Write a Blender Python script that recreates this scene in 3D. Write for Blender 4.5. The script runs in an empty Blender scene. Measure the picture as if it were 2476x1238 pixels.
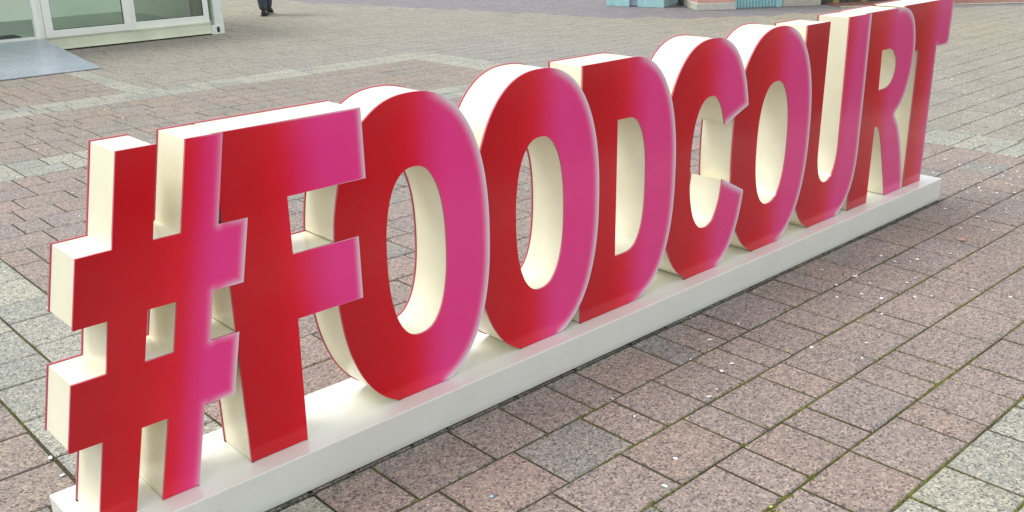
import bpy, math, random
import numpy as np
from mathutils import Vector, Matrix
from mathutils.geometry import delaunay_2d_cdt

random.seed(7)
S = bpy.context.scene
COL = S.collection

# ------------------------------------------------------------------ camera
cam_d = bpy.data.cameras.new('camera')
cam = bpy.data.objects.new('camera', cam_d); COL.objects.link(cam)
cam_d.sensor_width = 36.0; cam_d.lens = 2350.69 / 2476 * 36.0
cam_d.clip_start = 0.05; cam_d.clip_end = 2000
RX = Vector((0.7295156, -0.6837801, -0.0158675))
RD = Vector((-0.2453532, -0.2399678, -0.9392643))
RF = Vector((0.6384425, 0.6891011, -0.3428278))
cam.matrix_world = Matrix(((RX.x, -RD.x, -RF.x, 0), (RX.y, -RD.y, -RF.y, 0), (RX.z, -RD.z, -RF.z, 1.6), (0, 0, 0, 1)))
S.camera = cam

# ------------------------------------------------------------------ sky, sun, exposure
SUN_EL = math.radians(62); SUN_AZ = math.radians(-46)      # azimuth from +Y towards +X
W = bpy.data.worlds.new('World'); S.world = W; W.use_nodes = True
nt = W.node_tree; nt.nodes.clear()
sky = nt.nodes.new('ShaderNodeTexSky'); sky.sky_type = 'NISHITA'; sky.sun_disc = False
sky.sun_elevation = SUN_EL; sky.sun_rotation = SUN_AZ
sky.air_density = 1.0; sky.dust_density = 3.5; sky.ozone_density = 1.0
hs = nt.nodes.new('ShaderNodeHueSaturation'); hs.inputs['Saturation'].default_value = 0.4
bg = nt.nodes.new('ShaderNodeBackground'); bg.inputs['Strength'].default_value = 0.15
wo = nt.nodes.new('ShaderNodeOutputWorld')
nt.links.new(sky.outputs[0], hs.inputs['Color']); ov = nt.nodes.new('ShaderNodeMix'); ov.data_type = 'RGBA'; ov.inputs[0].default_value = 0.5     # even cloud veil over the sky
ov.inputs[7].default_value = (4.3, 4.6, 4.75, 1)
nt.links.new(hs.outputs[0], ov.inputs[6]); nt.links.new(ov.outputs[2], bg.inputs['Color'])
nt.links.new(bg.outputs[0], wo.inputs['Surface'])
sd = bpy.data.lights.new('sun', 'SUN'); sd.energy = 0.8; sd.angle = math.radians(22); sd.color = (1.0, 0.97, 0.90)
sun = bpy.data.objects.new('sun', sd); COL.objects.link(sun)
sdir = Vector((math.sin(SUN_AZ) * math.cos(SUN_EL), math.cos(SUN_AZ) * math.cos(SUN_EL), math.sin(SUN_EL)))
sun.rotation_euler = sdir.to_track_quat('Z', 'Y').to_euler(); sun.location = sdir * 30
S.view_settings.view_transform = 'Standard'; S.view_settings.look = 'None'
S.view_settings.gamma = 1.0; S.view_settings.use_curve_mapping = False
S.view_settings.exposure = 0.90
S.cycles.max_bounces = 16; S.cycles.diffuse_bounces = 10

# ------------------------------------------------------------------ materials
def srgb(r, g, b):
    f = lambda c: (c / 255 / 12.92) if c / 255 <= 0.04045 else ((c / 255 + 0.055) / 1.055) ** 2.4
    return (f(r), f(g), f(b), 1.0)

def new_mat(name):
    m = bpy.data.materials.new(name); m.use_nodes = True
    t = m.node_tree
    return m, t, t.nodes['Principled BSDF']

def N(t, kind, **kw):
    n = t.nodes.new(kind)
    for k, v in kw.items():
        if k in n.inputs: n.inputs[k].default_value = v
        else: setattr(n, k, v)
    return n

def noise(t, scale, detail=3, rough=0.55, vec=None):
    n = t.nodes.new('ShaderNodeTexNoise'); n.inputs['Scale'].default_value = scale
    n.inputs['Detail'].default_value = detail; n.inputs['Roughness'].default_value = rough
    if vec: t.links.new(vec, n.inputs['Vector'])
    return n

def ramp(t, src, stops):
    r = t.nodes.new('ShaderNodeValToRGB'); e = r.color_ramp.elements
    e[0].position, e[0].color = stops[0]; e[1].position, e[1].color = stops[-1]
    for p, c in stops[1:-1]:
        k = e.new(p); k.color = c
    t.links.new(src, r.inputs['Fac']); return r

def mix(t, fac, a, b, mode='MIX'):
    m = t.nodes.new('ShaderNodeMix'); m.data_type = 'RGBA'; m.blend_type = mode
    for i, v in ((0, fac), (6, a), (7, b)):
        if hasattr(v, 'is_output') or hasattr(v, 'links'): t.links.new(v, m.inputs[i])
        else: m.inputs[i].default_value = v
    return m.outputs[2]

def bump(t, h, strength, dist, p):
    b = t.nodes.new('ShaderNodeBump'); b.inputs['Strength'].default_value = strength
    b.inputs['Distance'].default_value = dist
    t.links.new(h, b.inputs['Height']); t.links.new(b.outputs[0], p.inputs['Normal'])

def plain(name, col, rough=0.5, metal=0.0, var=0.12, vscale=6.0, bmp=0.0, bscale=60.0):
    m, t, p = new_mat(name)
    g = t.nodes.new('ShaderNodeNewGeometry')
    n = noise(t, vscale, 5, 0.6, g.outputs['Position'])
    lo = tuple(c * (1 - var) for c in col[:3]) + (1,); hi = tuple(min(1, c * (1 + var)) for c in col[:3]) + (1,)
    r = ramp(t, n.outputs[0], [(0.3, lo), (0.7, hi)])
    t.links.new(r.outputs[0], p.inputs['Base Color'])
    p.inputs['Roughness'].default_value = rough; p.inputs['Metallic'].default_value = metal
    if bmp > 0:
        n2 = noise(t, bscale, 4, 0.6, g.outputs['Position']); bump(t, n2.outputs[0], bmp, 0.004, p)
    return m

def print_material():
    m, t, p = new_mat('printed_panel')
    a = t.nodes.new('ShaderNodeAttribute'); a.attribute_name = 'print'
    g = t.nodes.new('ShaderNodeNewGeometry')
    dust = noise(t, 3.0, 6, 0.65, g.outputs['Position'])
    grain = noise(t, 900.0, 2, 0.5, g.outputs['Position'])
    c1 = mix(t, 0.035, a.outputs['Color'], grain.outputs['Color'], 'OVERLAY')
    r = ramp(t, dust.outputs[0], [(0.4, (0, 0, 0, 1)), (0.8, (0.02, 0.02, 0.02, 1))])
    c2 = mix(t, r.outputs[0], c1, (0.55, 0.5, 0.5, 1))
    t.links.new(c2, p.inputs['Base Color'])
    rr = ramp(t, dust.outputs[0], [(0.3, (0.11, 0.11, 0.11, 1)), (0.75, (0.19, 0.19, 0.19, 1))])
    t.links.new(rr.outputs[0], p.inputs['Roughness'])
    p.inputs['IOR'].default_value = 1.4
    return m

def cream_material():
    m, t, p = new_mat('cream_lacquer')
    g = t.nodes.new('ShaderNodeNewGeometry')
    n = noise(t, 7.0, 6, 0.65, g.outputs['Position'])
    r = ramp(t, n.outputs[0], [(0.3, (0.80, 0.76, 0.575, 1)), (0.7, (0.86, 0.83, 0.655, 1))])
    s = noise(t, 160.0, 2, 0.5, g.outputs['Position'])
    sp = ramp(t, s.outputs[0], [(0.70, (1, 1, 1, 1)), (0.78, (0.72, 0.66, 0.52, 1))])
    n3 = noise(t, 14.0, 3, 0.6, g.outputs['Position'])
    gate = ramp(t, n3.outputs[0], [(0.55, (0, 0, 0, 1)), (0.75, (1, 1, 1, 1))])
    c = mix(t, gate.outputs[0], r.outputs[0], mix(t, 1.0, r.outputs[0], sp.outputs[0], 'MULTIPLY'))
    t.links.new(c, p.inputs['Base Color'])
    p.inputs['Roughness'].default_value = 0.22
    bump(t, n.outputs[0], 0.04, 0.01, p)
    return m

def base_material():
    m, t, p = new_mat('white_lacquer')
    g = t.nodes.new('ShaderNodeNewGeometry')
    n = noise(t, 5.0, 7, 0.7, g.outputs['Position'])
    r = ramp(t, n.outputs[0], [(0.3, (0.745, 0.735, 0.65, 1)), (0.7, (0.81, 0.80, 0.725, 1))])
    # low splash dirt and dark specks
    sx = t.nodes.new('ShaderNodeSeparateXYZ'); t.links.new(g.outputs['Position'], sx.inputs[0])
    mr = t.nodes.new('ShaderNodeMapRange'); mr.inputs['From Min'].default_value = 0.0; mr.inputs['From Max'].default_value = 0.03
    mr.inputs['To Min'].default_value = 1.0; mr.inputs['To Max'].default_value = 0.0
    t.links.new(sx.outputs['Z'], mr.inputs['Value'])
    n2 = noise(t, 40.0, 5, 0.7, g.outputs['Position'])
    ml = t.nodes.new('ShaderNodeMath'); ml.operation = 'MULTIPLY'
    t.links.new(mr.outputs[0], ml.inputs[0]); t.links.new(n2.outputs[0], ml.inputs[1])
    c = mix(t, ml.outputs[0], r.outputs[0], (0.42, 0.42, 0.30, 1))
    s = noise(t, 90.0, 2, 0.5, g.outputs['Position'])
    sp = ramp(t, s.outputs[0], [(0.745, (1, 1, 1, 1)), (0.78, (0.5, 0.46, 0.36, 1))])
    c = mix(t, 0.8, c, sp.outputs[0], 'MULTIPLY')
    t.links.new(c, p.inputs['Base Color'])
    p.inputs['Roughness'].default_value = 0.2
    return m

def stone_material(name, attr=True):
    """granite-faced concrete stone; each stone's own colour comes from the object or its attribute"""
    m, t, p = new_mat(name)
    g = t.nodes.new('ShaderNodeNewGeometry'); pos = g.outputs['Position']
    if attr:
        a = t.nodes.new('ShaderNodeAttribute'); a.attribute_name = 'tint'; base = a.outputs['Color']
    else:
        a = t.nodes.new('ShaderNodeObjectInfo'); base = a.outputs['Color']
    big = noise(t, 2.2, 5, 0.62, pos)
    rb = ramp(t, big.outputs[0], [(0.3, (0.90, 0.92, 0.93, 1)), (0.7, (1.06, 1.04, 1.03, 1))])
    c = mix(t, 1.0, base, rb.outputs[0], 'MULTIPLY')
    mid = noise(t, 38.0, 4, 0.6, pos)
    rm = ramp(t, mid.outputs[0], [(0.35, (0.86, 0.86, 0.88, 1)), (0.65, (1.10, 1.10, 1.08, 1))])
    c = mix(t, 1.0, c, rm.outputs[0], 'MULTIPLY')
    v = t.nodes.new('ShaderNodeTexVoronoi'); v.inputs['Scale'].default_value = 150.0; t.links.new(pos, v.inputs['Vector'])
    sep = t.nodes.new('ShaderNodeSeparateColor'); t.links.new(v.outputs['Color'], sep.inputs[0])
    chips = ramp(t, sep.outputs[0], [(0.0, (0.30, 0.29, 0.32, 1)), (0.17, (0.52, 0.50, 0.53, 1)), (0.2, (0.92, 0.92, 0.92, 1)),
                                     (0.72, (1.02, 1.02, 1.0, 1)), (0.78, (1.35, 1.30, 1.22, 1)), (1.0, (1.7, 1.65, 1.5, 1))])
    c = mix(t, 0.85, c, chips.outputs[0], 'MULTIPLY')
    fine = noise(t, 420.0, 2, 0.5, pos)
    rf = ramp(t, fine.outputs[0], [(0.36, (0.66, 0.65, 0.67, 1)), (0.48, (1.0, 1.0, 1.0, 1)), (0.66, (1.22, 1.2, 1.16, 1))])
    c = mix(t, 0.85, c, rf.outputs[0], 'MULTIPLY')
    # worn stains
    st = noise(t, 5.5, 7, 0.7, pos)
    rs = ramp(t, st.outputs[0], [(0.58, (1, 1, 1, 1)), (0.75, (0.84, 0.83, 0.76, 1))])
    c = mix(t, 0.8, c, rs.outputs[0], 'MULTIPLY')
    t.links.new(c, p.inputs['Base Color'])
    p.inputs['Roughness'].default_value = 0.82
    bump(t, fine.outputs[0], 0.35, 0.0025, p)
    return m

def bed_material():
    m, t, p = new_mat('joint_soil')
    g = t.nodes.new('ShaderNodeNewGeometry'); pos = g.outputs['Position']
    n = noise(t, 2.6, 5, 0.7, pos); n2 = noise(t, 120.0, 3, 0.6, pos)
    r = ramp(t, n.outputs[0], [(0.42, (0.045, 0.038, 0.028, 1)), (0.56, (0.075, 0.068, 0.028, 1)), (0.7, (0.12, 0.12, 0.028, 1))])
    r2 = ramp(t, n2.outputs[0], [(0.3, (0.5, 0.5, 0.5, 1)), (0.7, (1.4, 1.4, 1.4, 1))])
    t.links.new(mix(t, 1.0, r.outputs[0], r2.outputs[0], 'MULTIPLY'), p.inputs['Base Color'])
    p.inputs['Roughness'].default_value = 0.95
    return m

def far_ground_material():
    m, t, p = new_mat('far_paving')
    g = t.nodes.new('ShaderNodeNewGeometry'); pos = g.outputs['Position']
    b = t.nodes.new('ShaderNodeTexBrick'); t.links.new(pos, b.inputs['Vector'])
    b.inputs['Scale'].default_value = 1.0; b.inputs['Brick Width'].default_value = 0.24; b.inputs['Row Height'].default_value = 0.235
    b.inputs['Mortar Size'].default_value = 0.004; b.inputs['Color1'].default_value = (0.36, 0.33, 0.28, 1)
    b.inputs['Color2'].default_value = (0.30, 0.275, 0.24, 1); b.inputs['Mortar'].default_value = (0.1, 0.09, 0.07, 1)
    n = noise(t, 1.2, 6, 0.65, pos)
    r = ramp(t, n.outputs[0], [(0.3, (0.8, 0.8, 0.82, 1)), (0.7, (1.1, 1.08, 1.05, 1))])
    t.links.new(mix(t, 1.0, b.outputs[0], r.outputs[0], 'MULTIPLY'), p.inputs['Base Color'])
    p.inputs['Roughness'].default_value = 0.85
    return m

def glass_material():
    m = bpy.data.materials.new('window_glass'); m.use_nodes = True; t = m.node_tree; t.nodes.clear()
    tr = t.nodes.new('ShaderNodeBsdfTransparent'); tr.inputs[0].default_value = (0.88, 0.95, 0.91, 1)
    gl = t.nodes.new('ShaderNodeBsdfGlossy'); gl.inputs['Roughness'].default_value = 0.02
    fr = t.nodes.new('ShaderNodeFresnel'); fr.inputs['IOR'].default_value = 2.0
    ms = t.nodes.new('ShaderNodeMixShader'); o = t.nodes.new('ShaderNodeOutputMaterial')
    t.links.new(fr.outputs[0], ms.inputs[0]); t.links.new(tr.outputs[0], ms.inputs[1]); t.links.new(gl.outputs[0], ms.inputs[2])
    t.links.new(ms.outputs[0], o.inputs[0]); return m

M_PRINT = print_material()
M_EDGE = plain('crimson_edge', (0.56, 0.12, 0.18, 1), 0.2, var=0.08)
M_CREAM = cream_material(); M_BASE = base_material()
M_STONE_OBJ = stone_material('paving_stone_face', False); M_STONE_ATT = stone_material('paving_stone_face_joined', True)
M_BED = bed_material(); M_FAR = far_ground_material()
M_BOLT = plain('dark_bolt', (0.03, 0.028, 0.025, 1), 0.6)
M_MOSS = plain('moss', (0.13, 0.14, 0.025, 1), 0.95, var=0.5, vscale=25)
M_GRIT = plain('grit', (0.10, 0.095, 0.08, 1), 0.95, var=0.6, vscale=60)
M_PAPER = plain('white_paper', (0.86, 0.86, 0.84, 1), 0.7, var=0.03)
M_CYANPAPER = plain('blue_paper', (0.35, 0.62, 0.75, 1), 0.6, var=0.03)
M_YELLOW = plain('yellow_petal', (0.75, 0.72, 0.12, 1), 0.7, var=0.1)
M_LEAF = plain('dry_leaf', (0.42, 0.27, 0.17, 1), 0.8, var=0.3, vscale=60)
M_CONT = plain('container_paint', (0.80, 0.86, 0.78, 1), 0.45, var=0.05, vscale=3)
M_RAIL = plain('rail_paint', (0.76, 0.79, 0.60, 1), 0.5, var=0.10, vscale=4)
M_FRAME = plain('white_frame', (0.88, 0.90, 0.81, 1), 0.3, var=0.03)
M_INWALL = bpy.data.materials.new('added_backlit_sheet'); M_INWALL.use_nodes = True  # translucent material made up to pass daylight into the container
_t = M_INWALL.node_tree; _t.nodes.clear()
_d = N(_t, 'ShaderNodeBsdfDiffuse'); _d.inputs[0].default_value = (0.86, 0.92, 0.86, 1)
_s = N(_t, 'ShaderNodeBsdfTranslucent'); _s.inputs[0].default_value = (0.86, 0.92, 0.86, 1)
_m = N(_t, 'ShaderNodeMixShader'); _m.inputs[0].default_value = 0.5; _o = N(_t, 'ShaderNodeOutputMaterial')
_t.links.new(_d.outputs[0], _m.inputs[1]); _t.links.new(_s.outputs[0], _m.inputs[2]); _t.links.new(_m.outputs[0], _o.inputs[0])
M_FLOOR = plain('interior_floor', (0.36, 0.43, 0.37, 1), 0.35, var=0.12, vscale=5)
M_MAT = plain('door_mat', (0.06, 0.07, 0.08, 1), 0.9)
M_RUBBER = plain('dark_gasket', (0.03, 0.035, 0.035, 1), 0.7)
M_RAMP = plain('ramp_metal', (0.43, 0.47, 0.53, 1), 0.28, metal=0.4, var=0.10, vscale=4)
M_GLASS = glass_material()
M_JEANS = plain('jeans', (0.055, 0.07, 0.085, 1), 0.9, var=0.3, vscale=30, bmp=0.4, bscale=25)
M_JACKET = plain('jacket', (0.02, 0.022, 0.03, 1), 0.8, var=0.2, vscale=20)
M_SHOE = plain('shoe', (0.010, 0.012, 0.018, 1), 0.55, var=0.1)
M_SKIN = plain('skin', (0.55, 0.33, 0.24, 1), 0.5, var=0.04)
M_HAIR = plain('hair', (0.03, 0.02, 0.015, 1), 0.6)
M_TURQ = plain('turquoise_paint', (0.36, 0.60, 0.61, 1), 0.6, var=0.12, vscale=8, bmp=0.15)
M_PINK = plain('pink_paint', (0.66, 0.35, 0.29, 1), 0.7, var=0.08, vscale=8, bmp=0.15)
M_PLINTH = plain('plinth_paint', (0.55, 0.55, 0.47, 1), 0.7, var=0.12, vscale=14, bmp=0.2)
M_BEIGE = plain('beige_paint', (0.50, 0.46, 0.37, 1), 0.7, var=0.12, vscale=10, bmp=0.2)
M_GREY = plain('grey_panel', (0.30, 0.35, 0.42, 1), 0.6, var=0.1)
M_DARKWOOD = plain('dark_timber', (0.07, 0.07, 0.05, 1), 0.8, var=0.4, vscale=12)
M_OCHRE = plain('ochre_board', (0.32, 0.25, 0.09, 1), 0.8, var=0.3, vscale=20)
M_REDGRAVEL = plain('red_mulch', (0.22, 0.105, 0.075, 1), 0.95, var=0.5, vscale=14, bmp=0.9, bscale=20)
M_KERB = plain('kerb_stone', (0.38, 0.36, 0.29, 1), 0.85, var=0.15, vscale=10)

# ------------------------------------------------------------------ helpers
def link(name, me, parent=None, loc=(0, 0, 0)):
    o = bpy.data.objects.new(name, me); COL.objects.link(o); o.location = loc
    if parent is not None: o.parent = parent
    return o

def tag(o, label=None, cat=None, group=None, kind=None):
    if label: o['label'] = label
    if cat: o['category'] = cat
    if group: o['group'] = group
    if kind: o['kind'] = kind
    return o

def thing(name, label, cat, loc=(0, 0, 0), rz=0.0, group=None):
    o = bpy.data.objects.new(name, None); COL.objects.link(o); o.location = loc; o.rotation_euler = (0, 0, rz)
    o.empty_display_size = 0.1
    return tag(o, label, cat, group)

def mesh(name, V, F, mats):
    me = bpy.data.meshes.new(name); me.from_pydata([tuple(v) for v in V], [], F); me.update()
    for m in (mats if isinstance(mats, (list, tuple)) else [mats]): me.materials.append(m)
    return me

class MB:
    def __init__(s): s.V = []; s.F = []; s.mi = []
    def add(s, V, F, mi=0):
        b = len(s.V); s.V += [tuple(v) for v in V]; s.F += [tuple(b + i for i in f) for f in F]; s.mi += [mi] * len(F)
    def box(s, x0, x1, y0, y1, z0, z1, mi=0, c=0.0):
        if c <= 0:
            V = [(x, y, z) for z in (z0, z1) for y in (y0, y1) for x in (x0, x1)]
            s.add(V, [(0, 2, 3, 1), (4, 5, 7, 6), (0, 1, 5, 4), (2, 6, 7, 3), (0, 4, 6, 2), (1, 3, 7, 5)], mi)
        else:   # all 12 edges chamfered
            V = []; idx = {}
            ex = ((x0, x1), (y0, y1), (z0, z1))
            for sx in (0, 1):
                for sy in (0, 1):
                    for sz in (0, 1):
                        for ax in range(3):
                            pt = [ex[0][sx], ex[1][sy], ex[2][sz]]; sg = (sx, sy, sz)
                            for k in range(3):
                                if k != ax: pt[k] += c * (1 if sg[k] == 0 else -1)
                            idx[(sx, sy, sz, ax)] = len(V); V.append(tuple(pt))
            F = []
            def face(keys):
                F.append(tuple(idx[k] for k in keys))
            for ax in range(3):
                o1, o2 = [(1, 2), (2, 0), (0, 1)][ax]
                for sg in (0, 1):
                    q = []
                    for a, b in ((0, 0), (1, 0), (1, 1), (0, 1)):
                        k = [0, 0, 0]; k[ax] = sg; k[o1] = a; k[o2] = b; q.append((*k, ax))
                    if sg == 0: q.reverse()
                    face(q)
            for ax in range(3):     # edges along ax
                o1, o2 = [(1, 2), (2, 0), (0, 1)][ax]
                for a in (0, 1):
                    for b in (0, 1):
                        k0 = [0, 0, 0]; k1 = [0, 0, 0]; k0[o1] = k1[o1] = a; k0[o2] = k1[o2] = b; k0[ax] = 0; k1[ax] = 1
                        q = [(*k0, o1), (*k1, o1), (*k1, o2), (*k0, o2)]
                        if (a + b) % 2 == 1: q.reverse()
                        face(q)
            for sx in (0, 1):
                for sy in (0, 1):
                    for sz in (0, 1):
                        q = [(sx, sy, sz, 0), (sx, sy, sz, 1), (sx, sy, sz, 2)]
                        if (sx + sy + sz) % 2 == 0: q.reverse()
                        face(q)
            s.add(V, F, mi)
    def cyl(s, p0, p1, r0, r1=None, n=12, mi=0, cap=True):
        r1 = r0 if r1 is None else r1
        a = Vector(p0); b = Vector(p1); d = (b - a).normalized()
        u = d.orthogonal().normalized(); w = d.cross(u)
        V = [a + (u * math.cos(2 * math.pi * i / n) + w * math.sin(2 * math.pi * i / n)) * r0 for i in range(n)]
        V += [b + (u * math.cos(2 * math.pi * i / n) + w * math.sin(2 * math.pi * i / n)) * r1 for i in range(n)]
        F = [(i, (i + 1) % n, n + (i + 1) % n, n + i) for i in range(n)]
        if cap: F += [tuple(range(n - 1, -1, -1)), tuple(range(n, 2 * n))]
        s.add(V, F, mi)
    def build(s, name, mats, parent=None, smooth=False, loc=(0, 0, 0)):
        me = mesh(name, s.V, s.F, mats)
        if any(s.mi): me.polygons.foreach_set('material_index', s.mi)
        if smooth:
            me.polygons.foreach_set('use_smooth', [True] * len(me.polygons)); me.set_sharp_from_angle(angle=math.radians(35))
        return link(name, me, parent, loc)

# ------------------------------------------------------------------ the letter sign: outlines in metres, (x along the sign, z up)
def sup(cx, cz, hw, hh, n, a0, a1, k):
    out = []
    for i in range(k + 1):
        a = math.radians(a0 + (a1 - a0) * i / k); c, s_ = math.cos(a), math.sin(a)
        out.append((cx + hw * math.copysign(abs(c) ** (2 / n), c), cz + hh * math.copysign(abs(s_) ** (2 / n), s_)))
    return out

def catmull(P, k=6):
    out = []
    Q = [P[0]] + list(P) + [P[-1]]
    for i in range(1, len(Q) - 2):
        p0, p1, p2, p3 = [np.array(q, float) for q in Q[i - 1:i + 3]]
        for j in range(k):
            t = j / k
            v = 0.5 * ((2 * p1) + (-p0 + p2) * t + (2 * p0 - 5 * p1 + 4 * p2 - p3) * t * t + (-p0 + 3 * p1 - 3 * p2 + p3) * t ** 3)
            out.append((float(v[0]), float(v[1])))
    out.append(tuple(P[-1])); return out

ZB = 0.1285     # top of the base
def flatcut(poly, z):
    """cut an outline off at height z (keep above)"""
    out = []
    n = len(poly)
    for i in range(n):
        a, b = poly[i], poly[(i + 1) % n]
        if a[1] >= z: out.append(a)
        if (a[1] >= z) != (b[1] >= z):
            t = (z - a[1]) / (b[1] - a[1]); out.append((a[0] + (b[0] - a[0]) * t, z))
    return out

def letter_O(cx, hw, ihw, top):
    hh = (top - 0.113) / 2; cz = (top + 0.113) / 2
    o = flatcut(sup(cx, cz, hw, hh, 2.35, 0, 358, 150), ZB)
    i = sup(cx, (0.868 + 0.328) / 2, ihw, 0.270, 2.35, 0, 357, 100)
    return o, [i]

OUT = {}
OUT['hash'] = ([(0.829, 1.069), (0.928, 1.069), (0.885, 0.837), (0.958, 0.837), (1.001, 1.069), (1.100, 1.069), (1.058, 0.837),
    (1.141, 0.836), (1.108, 0.664), (1.021, 0.664), (0.996, 0.531), (1.079, 0.530), (1.045, 0.356), (0.957, 0.356), (0.911, ZB),
    (0.808, ZB), (0.856, 0.356), (0.785, 0.356), (0.738, ZB), (0.641, ZB), (0.686, 0.356), (0.602, 0.357), (0.637, 0.530),
    (0.722, 0.530), (0.747, 0.664), (0.663, 0.664), (0.698, 0.836), (0.784, 0.837)], [[(0.846, 0.664), (0.922, 0.663), (0.896, 0.530), (0.819, 0.530)]])
OUT['F'] = ([(1.070, 1.070), (1.515, 1.070), (1.516, 0.867), (1.262, 0.867), (1.262, 0.702), (1.478, 0.702), (1.478, 0.511),
    (1.258, 0.511), (1.251, ZB), (1.069, ZB)], [])
OUT['O1'] = letter_O(1.687, 0.294, 0.1145, 1.088)
OUT['O2'] = letter_O(2.215, 0.2945, 0.1155, 1.091)
_d = sup(2.670, 0.600, 0.279, 0.4755, 2.4, 90, -90, 60); _di = sup(2.655, 0.604, 0.116, 0.258, 2.6, 90, -90, 44)
OUT['D'] = ([(2.418, 1.0755)] + [p for p in _d if p[1] > ZB + 0.001] + [(2.690, ZB), (2.416, ZB)], [[(2.603, 0.862)] + _di + [(2.603, 0.346)]])
_cr = [p for p in sup(3.160, 0.603, 0.273, 0.489, 2.4, 90, 0, 48) if p[1] > 0.80]
_cr2 = [p for p in sup(3.160, 0.603, 0.273, 0.492, 2.4, 0, -90, 60) if ZB + 0.002 < p[1] < 0.43]
_cl = [p for p in sup(3.160, 0.603, 0.290, 0.490, 2.4, -90, -270, 100) if p[1] > ZB + 0.002]
_ci1 = [p for p in sup(3.160, 0.598, 0.112, 0.271, 2.3, 0, 90, 44) if p[1] > 0.745]
_ci2 = [p for p in sup(3.160, 0.598, 0.116, 0.271, 2.3, 90, 270, 80)]
_ci3 = [p for p in sup(3.160, 0.598, 0.112, 0.272, 2.3, 270, 360, 44) if p[1] < 0.505]
OUT['C'] = (_cr + [(3.421, 0.797), (3.267, 0.739)] + _ci1 + _ci2[1:] + _ci3[1:] + [(3.268, 0.510), (3.423, 0.433)] + _cr2 + [(3.268, ZB), (3.036, ZB)] + _cl, [])
OUT['O3'] = letter_O(3.624, 0.2990, 0.1205, 1.095)
_ub = [p for p in sup(4.113, 0.46, 0.281, 0.352, 2.45, 0, -180, 90)]
_ur = [p for p in _ub if p[0] > 4.113 and p[1] > ZB + 0.002]; _ul = [p for p in _ub if p[0] <= 4.113 and p[1] > ZB + 0.002]
_ui = sup(4.109, 0.50, 0.092, 0.173, 2.2, -180, 0, 60)
OUT['U'] = ([(3.833, 1.079), (4.021, 1.079)] + _ui + [(4.196, 0.75), (4.190, 1.083), (4.389, 1.083), (4.394, 0.70)] + _ur + [(4.250, ZB), (3.990, ZB)] + _ul, [])
_rb = catmull([(4.664, 1.0875), (4.714, 1.084), (4.759, 1.073), (4.799, 1.050), (4.830, 1.016), (4.852, 0.972), (4.867, 0.920), (4.875, 0.863),
    (4.874, 0.799), (4.863, 0.740), (4.845, 0.684), (4.818, 0.632), (4.785, 0.592), (4.742, 0.558)])
_rl = catmull([(4.742, 0.550), (4.767, 0.524), (4.798, 0.484), (4.828, 0.428), (4.852, 0.372), (4.878, 0.300), (4.900, 0.225), (4.924, ZB)])
_ri = catmull([(4.733, ZB), (4.692, 0.258), (4.662, 0.345), (4.631, 0.431), (4.603, 0.484), (4.574, 0.514), (4.541, 0.520)])
_rh = catmull([(4.585, 0.898), (4.618, 0.896), (4.655, 0.881), (4.682, 0.855), (4.696, 0.822), (4.697, 0.782), (4.684, 0.748), (4.658, 0.720), (4.616, 0.704)])
OUT['R'] = ([(4.350, 1.086)] + _rb + _rl + _ri + [(4.541, ZB), (4.353, ZB)], [[(4.530, 0.897)] + _rh + [(4.539, 0.702)]])
OUT['T'] = ([(4.722, 1.091), (5.262, 1.091), (5.260, 0.866), (5.246, 0.857), (5.122, 0.857), (5.134, ZB), (4.937, ZB), (4.926, 0.857), (4.722, 0.857)], [])

def area(P):
    return 0.5 * sum(P[i][0] * P[(i + 1) % len(P)][1] - P[(i + 1) % len(P)][0] * P[i][1] for i in range(len(P)))

def offset(P, d, is_hole=False):
    """shrink the solid by d (negative grows it)"""
    s_ = 1 if area(P) > 0 else -1
    if is_hole: s_ = -s_
    n = len(P); out = []
    for i in range(n):
        a, b, c = np.array(P[i - 1]), np.array(P[i]), np.array(P[(i + 1) % n])
        e1 = (b - a) / (np.linalg.norm(b - a) + 1e-12); e2 = (c - b) / (np.linalg.norm(c - b) + 1e-12)
        n1 = np.array([-e1[1], e1[0]]) * s_; n2 = np.array([-e2[1], e2[0]]) * s_
        m = n1 + n2; k = max(0.35, 0.5 * float(m @ m)); m = m / k
        out.append((float(b[0] + m[0] * d), float(b[1] + m[1] * d)))
    return out

def inside(P, X, Z):
    P = np.array(P); r = np.zeros(len(X), bool); n = len(P)
    for i in range(n):
        x0, z0 = P[i]; x1, z1 = P[(i + 1) % n]
        if z0 == z1: continue
        c = (z0 > Z) != (z1 > Z)
        xi = x0 + (Z - z0) * (x1 - x0) / (z1 - z0)
        r ^= c & (X < xi)
    return r

def region(shape, X, Z):
    r = inside(shape[0], X, Z)
    for h in shape[1]: r &= ~inside(h, X, Z)
    return r

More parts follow.
